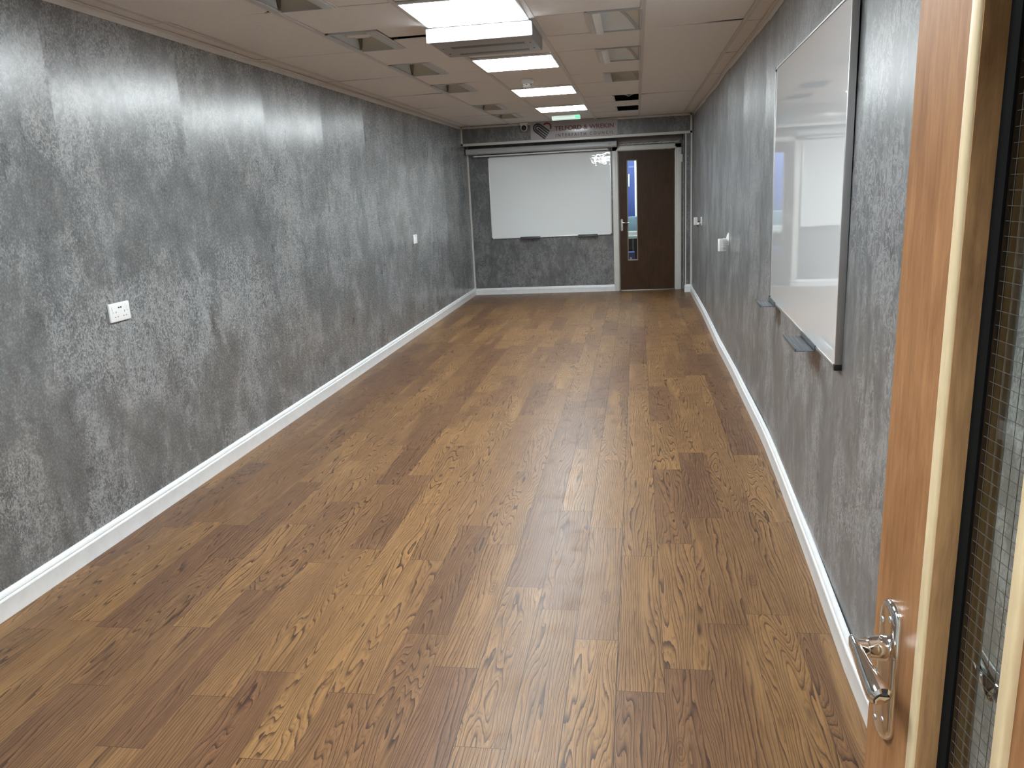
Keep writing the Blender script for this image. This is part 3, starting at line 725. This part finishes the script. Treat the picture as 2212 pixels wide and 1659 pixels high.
def brackets():
    wx = wall_x(6.95, 1.05)
    t = empty('wall_speaker', (wx, 6.95, 1.02), 'white ribbed box on a swivel wall bracket, between the whiteboard and far corner', 'wall speaker')
    b = B(); b.box((wx-.008, 6.915, 1.005), (wx, 6.975, 1.105), .003, 3); b.prism([(wx-.008, 6.925, 1.02), (wx-.008, 6.965, 1.02), (wx-.022, 6.945, 1.05), (wx-.008, 6.945, 1.095)], (-.006, 0, 0)); put('wall_plate', b, M['plastic'], t)
    b = B(); b.tube([(wx-.010, 6.945, 1.05), (wx-.040, 6.93, 1.052)], .009, 12); b.lathe([(.0001, -.014), (.010, -.010), (.014, 0), (.010, .010), (.0001, .014)], (wx-.040, 6.93, 1.052), 'z', 16); put('swivel_arm', b, M['plastic'], t)
    R_ = Matrix.Translation((wx-.058, 6.90, 1.01)) @ Matrix.Rotation(math.radians(14), 4, 'Z')
    b = B(); b.box((-.032, -.018, -.050), (.032, .018, .052), .004, 3, rot=R_); put('box', b, M['plastic'], t)
    b = B()
    for k in range(8): b.box((-.004, -.0205, -.040+k*.011), (.026, -.017, -.035+k*.011), .001, rot=R_)
    put('ribs', b, M['plastic_g'], t)
    wx = wall_x(9.98, 1.05)
    t = empty('wall_sensor', (wx, 9.98, 1.03), 'white swivel sensor with black ball joint, nearest the far corner on the right wall', 'sensor')
    b = B(); b.box((wx-.010, 9.95, 1.020), (wx, 10.03, 1.118), .003, 3); put('wall_plate', b, M['plastic'], t)
    b = B(); b.tube([(wx-.008, 9.975, 1.05), (wx-.035, 9.96, 1.045)], .010, 12); b.lathe([(.0001, -.018), (.013, -.013), (.018, 0), (.013, .013), (.0001, .018)], (wx-.040, 9.955, 1.040), 'z', 16); put('ball_joint', b, M['plastic'], t)
    b = B(); b.lathe([(.0001, 0), (.012, 0), (.012, .008), (.0001, .009)], (wx-.038, 9.950, 1.062), 'z', 14); put('ball_socket', b, M['black'], t)
    b = B(); b.lathe([(.0001, 0), (.013, 0), (.010, .010), (.0001, .012)], (wx-.050, 9.95, 1.022), 'z', 14, -1); put('ball_socket', b, M['black'], t)
    b = B(); b.box((-.020, -.006, -.045), (.024, .006, .045), .003, 3, rot=Matrix.Translation((wx-.075, 9.97, 1.073)) @ Matrix.Rotation(math.radians(10), 4, 'Z')); put('front_plate', b, M['plastic'], t)
brackets()

# ------------------------------------------------------------ far door
def far_door():
    t = empty('door_1', (.13, YW, 0), None, None); struct(t)
    x0, x1 = -.25, .53; yf = YW+.012
    b = B(); vx0, vx1, vz0, vz1 = -.129, -.004, .455, 1.868
    for p, q in (((x0, 0, .012), (vx0, .044, 2.0)), ((vx1, 0, .012), (x1, .044, 2.0)), ((vx0, 0, .012), (vx1, .044, vz0)), ((vx0, 0, vz1), (vx1, .044, 2.0))):
        b.box((p[0], yf+p[1], p[2]), (q[0], yf+q[1], q[2]))
    leaf = put('door_leaf', b, M['door_far'], t, sm=False)
    b = B(); f = yf-.007; w_ = .013
    b.box((vx0-w_, f, vz0-w_), (vx0, yf+.02, vz1+w_), .002); b.box((vx1, f, vz0-w_), (vx1+w_, yf+.02, vz1+w_), .002); b.box((vx0, f, vz0-w_), (vx1, yf+.02, vz0), .002); b.box((vx0, f, vz1), (vx1, yf+.02, vz1+w_), .002)
    put('glazing_bead', b, M['bead_far'], t)
    b = B(); b.box((vx0, yf+.021, vz0), (vx1, yf+.026, vz1)); put('glass_pane', b, M['glass'], t, sm=False)
    h = empty('door_handle', (0, 0, 0), None, None); h.parent = t
    b = B(); hx = -.222
    pts = [(hx+.017*math.cos(a), yf, .962+.088*math.sin(a) if False else (1.035 if math.sin(a) > 0 else .893)+.017*math.sin(a)) for a in [2*PI*k/24 for k in range(24)]]
    b.prism(pts, (0, -.006, 0), .001); put('back_plate', b, M['chrome'], h)
    b = B(); b.tube([(hx, yf-.004, 1.0), (hx, yf-.035, 1.0), (hx+.004, yf-.044, 1.0), (hx+.015, yf-.048, 1.0), (hx+.045, yf-.048, .998), (hx+.085, yf-.048, .992), (hx+.105, yf-.046, .990)], [.011, .009, .009, .009, .008, .008, .007], 12)
    put('lever', b, M['chrome'], h)
    b = B(); b.box((hx-.003, yf-.0075, .915), (hx+.003, yf-.0055, .932), .001); b.lathe([(.0001, 0), (.004, 0), (.0001, .001)], (hx, yf-.006, 1.035), 'y', 10, -1); put('keyhole', b, M['black'], h)
    # lining, stops and architrave, one mesh each
    b = B(); b.box((DX0-.03, YW-.002, 0), (DX0, YW+.12, DZ+.03)); b.box((DX1, YW-.002, 0), (DX1+.03, YW+.12, DZ+.03)); b.box((DX0, YW-.002, DZ-.003), (DX1, YW+.12, DZ+.03)); put('door_lining', b, M['white'], t, sm=False)
    b = B(); b.box((DX0, yf+.046, 0), (DX0+.03, yf+.07, DZ)); b.box((DX1-.03, yf+.046, 0), (DX1, yf+.07, DZ)); b.box((DX0, yf+.046, DZ-.03), (DX1, yf+.07, DZ)); put('door_stop', b, M['white'], t, sm=False)
    b = B(); a = YW-.018
    b.box((-.345, a, 0), (DX0-.006, YW, 2.075), .003); b.box((DX1-.004, a, 0), (.632, YW, 2.075), .003); b.box((-.345, a, DZ+.003), (.632, YW, 2.075), .003)
    b.box((DX0-.024, a-.004, 0), (DX0-.008, a+.004, DZ+.02), .003); b.box((DX1, a-.004, 0), (DX1+.018, a+.004, DZ+.02), .003); b.box((DX0-.02, a-.004, DZ+.006), (DX1+.018, a+.004, DZ+.024), .003)
    put('architrave', b, M['white'], t)
    b = B(); b.box((x0, yf-.03, 0), (x1, yf+.05, .010), .003); put('threshold_strip', b, M['alu'], t)
far_door()
# panel and cables over the far door
b = B(); b.box((-.27, YW-.030, 2.118), (.640, YW, ZB), .002); struct(put('trim_door_head', b, mat('grey painted board', (.27, .25, .24), .5)))
b = B()
for k in range(3):
    b.tube([(-.29+.03*i, YW-.020-.006*k+.004*math.sin(i*.9+k), 2.097+.008*math.sin(i*.75+k*1.9)+.004*k) for i in range(31)], .0045, 8)
tag(put('cable_bundle', b, M['cable']), 'tangled pale cables lying over the head of the far door frame', 'cables')
b = B(); b.tube([(.640, YW-.024, 2.10), (.642, YW-.024, 2.02), (.640, YW-.024, 1.92)], .004, 8); tag(put('sensor_cable', b, M['darkgrey']), 'dark cable dropping to the small box on the far door frame', 'cable')
b = B(); b.box((.617, YW-.042, 1.815), (.650, YW-.018, 1.918), .003, 3); tag(put('door_contact', b, M['white']), 'small pale box at the top right edge of the far door frame', 'door contact')

# ------------------------------------------------------------ room seen through the far door's glass
def beyond():
    wl = paint('white painted wall', (.8, .84, .82), .5, .05)
    b = B(); b.box((-1.6, 15.0, -.05), (1.6, 15.1, 2.7)); struct(put('wall_beyond', b, wl))
    b = B(); b.box((-1.7, YW+.12, -.05), (-1.6, 15.1, 2.7)); b.box((1.6, YW+.12, -.05), (1.7, 15.1, 2.7)); struct(put('wall_beyond_side', b, wl))
    b = B(); b.box((-1.7, YW+.06, -.05), (1.7, 15.1, 0)); struct(put('floor_beyond', b, mat('grey carpet', (.06, .065, .07), .9)))
    b = B(); b.box((-1.7, YW+.12, 2.7), (1.7, 15.1, 2.78)); struct(put('ceiling_beyond', b, wl))
    t = empty('notice_board', (-.62, 14.98, 1.0), 'tall blue board seen through the glass of the far door', 'board')
    b = B(); b.box((-1.2, 14.965, .93), (-.038, 14.998, 2.3), .003); put('panel', b, mat('blue board', (.035, .06, .24), .5), t)
    b = B(); b.box((-.150, 14.950, 1.50), (-.128, 14.965, 1.72), .003); put('clip', b, M['alu_l'], t)
    b = B(); b.box((-.135, 14.962, 1.83), (-.05, 14.9655, 1.86)); put('label_strip', b, mat('pale blue strip', (.12, .15, .38), .5), t)
    t = empty('desk', (.1, 13.6, 0), 'white topped desk seen through the glass of the far door', 'desk')
    b = B(); b.box((-.8, 13.35, .70), (.9, 13.95, .725), .003); b.box((-.8, 13.36, .675), (.9, 13.38, .795), .003); put('desk_top', b, M['plastic'], t)
    for x in (-.76, -.085, .84):
        b = B(); b.box((x, 13.42, 0), (x+.03, 13.46, .70), .003); put('leg', b, M['darkgrey'], t)
    b = B(); b.box((-.8, 13.90, .05), (.9, 13.92, .70)); put('modesty_panel', b, M['black'], t)
    t = empty('office_chair', (-.1, 14.3, 0), 'blue-grey chair behind the desk beyond the far door', 'chair')
    b = B(); b.box((-.45, 14.42, .62), (.25, 14.48, .99), .02, 3); put('backrest', b, mat('blue-grey fabric', (.09, .14, .19), .8), t)
    b = B(); b.box((-.40, 14.02, .42), (.20, 14.42, .50), .02, 3); put('seat', b, bpy.data.materials['blue-grey fabric'], t)
    b = B(); b.tube([(-.1, 14.22, .03), (-.1, 14.22, .42)], .03, 12); b.box((-.12, 14.40, .48), (-.08, 14.46, .66)); b.box((-.38, 14.19, 0), (.18, 14.25, .05), .01); put('base', b, M['darkgrey'], t)
    t = empty('storage_box', (-.12, 13.2, 0), 'dark blue box on the floor beyond the far door', 'box')
    b = B(); b.box((-.34, 13.05, 0), (-.045, 13.33, .48), .01); put('box_body', b, mat('blue plastic', (.03, .04, .16), .4), t)
    b = B(); b.lathe([(.0001, 0), (.02, 0), (.0001, .001)], (-.105, 13.049, .385), 'y', 16, -1); put('badge', b, M['plastic_g'], t)
    t = empty('led_panel', (0, 13.6, 2.69), 'lit ceiling panel in the room beyond the far door, mostly hidden', 'ceiling light')
    b = B(); b.box((-.6, 13.0, 2.675), (.6, 14.2, 2.699)); put('diffuser', b, M['lamp2'], t)
M['lamp2'] = mat('led diffuser beyond', (.9, .9, .9), .4, emit=(.93, 1, .98), estr=7)
beyond()

# ------------------------------------------------------------ near door, standing open on the right
def near_door():
    t = empty('door_2', (.258, .878, 0), None, None); struct(t)
    # local: +x = from the free edge towards the hinges, +y = out of the back face, z up
    dx, dy = .12, -.993
    t.rotation_euler = (math.radians(-.45), 0, math.atan2(dy, dx))
    # mirror: with x towards the camera, local +y points to the right wall
    TH = .044; W_ = .762; H0, H1 = .008, 1.99
    v0, v1, z0, z1 = .122, .252, .45, 1.87
    Y = lambda y: y
    b = B()
    for p, q in (((0, H0), (v0, H1)), ((v1, H0), (W_, H1)), ((v0, H0), (v1, z0)), ((v0, z1), (v1, H1))):
        b.box((p[0], 0, p[1]), (q[0], TH, q[1]))
    leaf = put('door_leaf', b, M['door_near'], t, local=True, sm=False)
    for s in (0, 1):
        ya, yb = (-.008, .003) if s == 0 else (TH-.003, TH+.008)
        b = B(); w_ = .012
        b.box((v0-w_, ya, z0-w_), (v0+.002, yb, z1+w_), .0035, 3); b.box((v1-.002, ya, z0-w_), (v1+w_, yb, z1+w_), .0035, 3)
        b.box((v0, ya, z0-w_), (v1, yb, z0+.002), .0035, 3); b.box((v0, ya, z1-.002), (v1, yb, z1+w_), .0035, 3)
        o = put('glazing_bead', b, M['bead'], t, local=True); o['label'] = 'pale timber bead with light in its colour'
    b = B()
    for (a, c) in ((-.004, TH/2-.004), (TH/2+.004, TH+.004)):
        b.box((v0, a, z0), (v0+.003, c, z1)); b.box((v1-.003, a, z0), (v1, c, z1)); b.box((v0, a, z0), (v1, c, z0+.003)); b.box((v0, a, z1-.003), (v1, c, z1))
    put('bead_side', b, M['reveal'], t, local=True, sm=False)
    b = B(); y_ = TH/2
    b.box((v0+.003, y_-.0045, z0+.003), (v0+.019, y_+.0045, z1-.003)); b.box((v1-.010, y_-.004, z0+.003), (v1-.003, y_+.004, z1-.003)); b.box((v0+.003, y_-.004, z0+.003), (v1-.003, y_+.004, z0+.010)); b.box((v0+.003, y_-.004, z1-.010), (v1-.003, y_+.004, z1-.003))
    put('gasket', b, mat('matt black gasket', (.006, .006, .006), .9, spec=.1), t, local=True, sm=False)
    b = B(); b.box((v0+.004, y_-.003, z0+.004), (v1-.004, y_+.003, z1-.004)); put('glass_pane', b, M['glass'], t, local=True, sm=False)
    b = B(); n = int((v1-v0)/.0127)
    for i in range(1, n+1): b.box((v0+i*.0127-.0002, y_-.0003, z0+.004), (v0+i*.0127+.0002, y_+.0002, z1-.004))
    n = int((z1-z0)/.0127)
    for i in range(1, n+1): b.box((v0+.004, y_-.0003, z0+i*.0127-.0002), (v1-.004, y_+.0003, z0+i*.0127+.0002))
    put('wire_mesh', b, mat('glass wire', (.12, .12, .12), .5, .3), t, local=True, sm=False)
    for side in (-1, 1):
        h = bpy.data.objects.new('door_handle', None); COL.objects.link(h); h.parent = t
        yf = 0 if side < 0 else TH; c = .046; O = lambda d: yf+side*d
        b = B(); pr = []
        for k in range(40):
            a = 2*PI*k/40; zc_ = 1.062 if math.sin(a) > 0 else .938
            pr.append((c+.021*math.cos(a), zc_+.023*math.sin(a)))
        bm = bmesh.new(); rings = []
        for sc_, d in ((1, 0), (1, .003), (.93, .0062), (.80, .0080), (.55, .0086)):
            rings.append([bm.verts.new((c+(x-c)*sc_, O(d), 1.0+(z-1.0)*(1-(1-sc_)*.22))) for x, z in pr])
        for A, C in zip(rings, rings[1:]):
            for k in range(40): bm.faces.new((A[k], A[(k+1) % 40], C[(k+1) % 40], C[k]))
        bm.faces.new(rings[0]); bm.faces.new(rings[-1]); bmesh.ops.recalc_face_normals(bm, faces=bm.faces[:])
        bb = B(); bb.bm.free(); bb.bm = bm; put('back_plate', bb, M['chrome'], h, local=True)
        zl = 1.028
        b = B(); b.lathe([(.014, 0), (.0145, .004), (.0125, .012), (.012, .020)], (c, O(.007), zl), 'y', 28, side); put('collar', b, M['chrome'], h, local=True)
        b = B()
        b.tube([(c, O(.010), zl), (c, O(.030), zl), (c-.001, O(.037), zl)], [.0098, .0098, .0102], 20)
        b.tube([(c-.010, O(.041), zl+.008), (c-.004, O(.041), zl+.005), (c+.012, O(.0405), zl), (c+.03, O(.040), zl-.006), (c+.048, O(.039), zl-.011), (c+.060, O(.038), zl-.015), (c+.064, O(.0378), zl-.016), (c+.0665, O(.0376), zl-.0168)],
               [(.0025, .005), (.0045, .0085), (.0060, .0100), (.0085, .0112), (.0112, .0125), (.0126, .0132), (.0118, .0124), (.0085, .009)], 28)
        put('lever', b, M['chrome'], h, local=True)
        for sz in (1.062, .938):
            for sx in (-.009, .009):
                b = B(); b.lathe([(.0001, 0), (.0036, 0), (.003, .0012), (.0001, .0016)], (c+sx, O(.0082), sz+(.006 if sx > 0 else -.004)), 'y', 14, side); put('screw', b, M['alu'], h, local=True)
    b = B(); b.box((-.0012, .010, .93), (.0005, .034, 1.09), .0004); put('latch_plate', b, M['alu'], t, local=True)
    for zz in (.25, 1.0, 1.75):
        b = B(); b.tube([(W_+.004, -.006, zz-.05), (W_+.004, -.006, zz+.05)], .006, 12); put('hinge', b, M['alu'], t, local=True)
near_door()
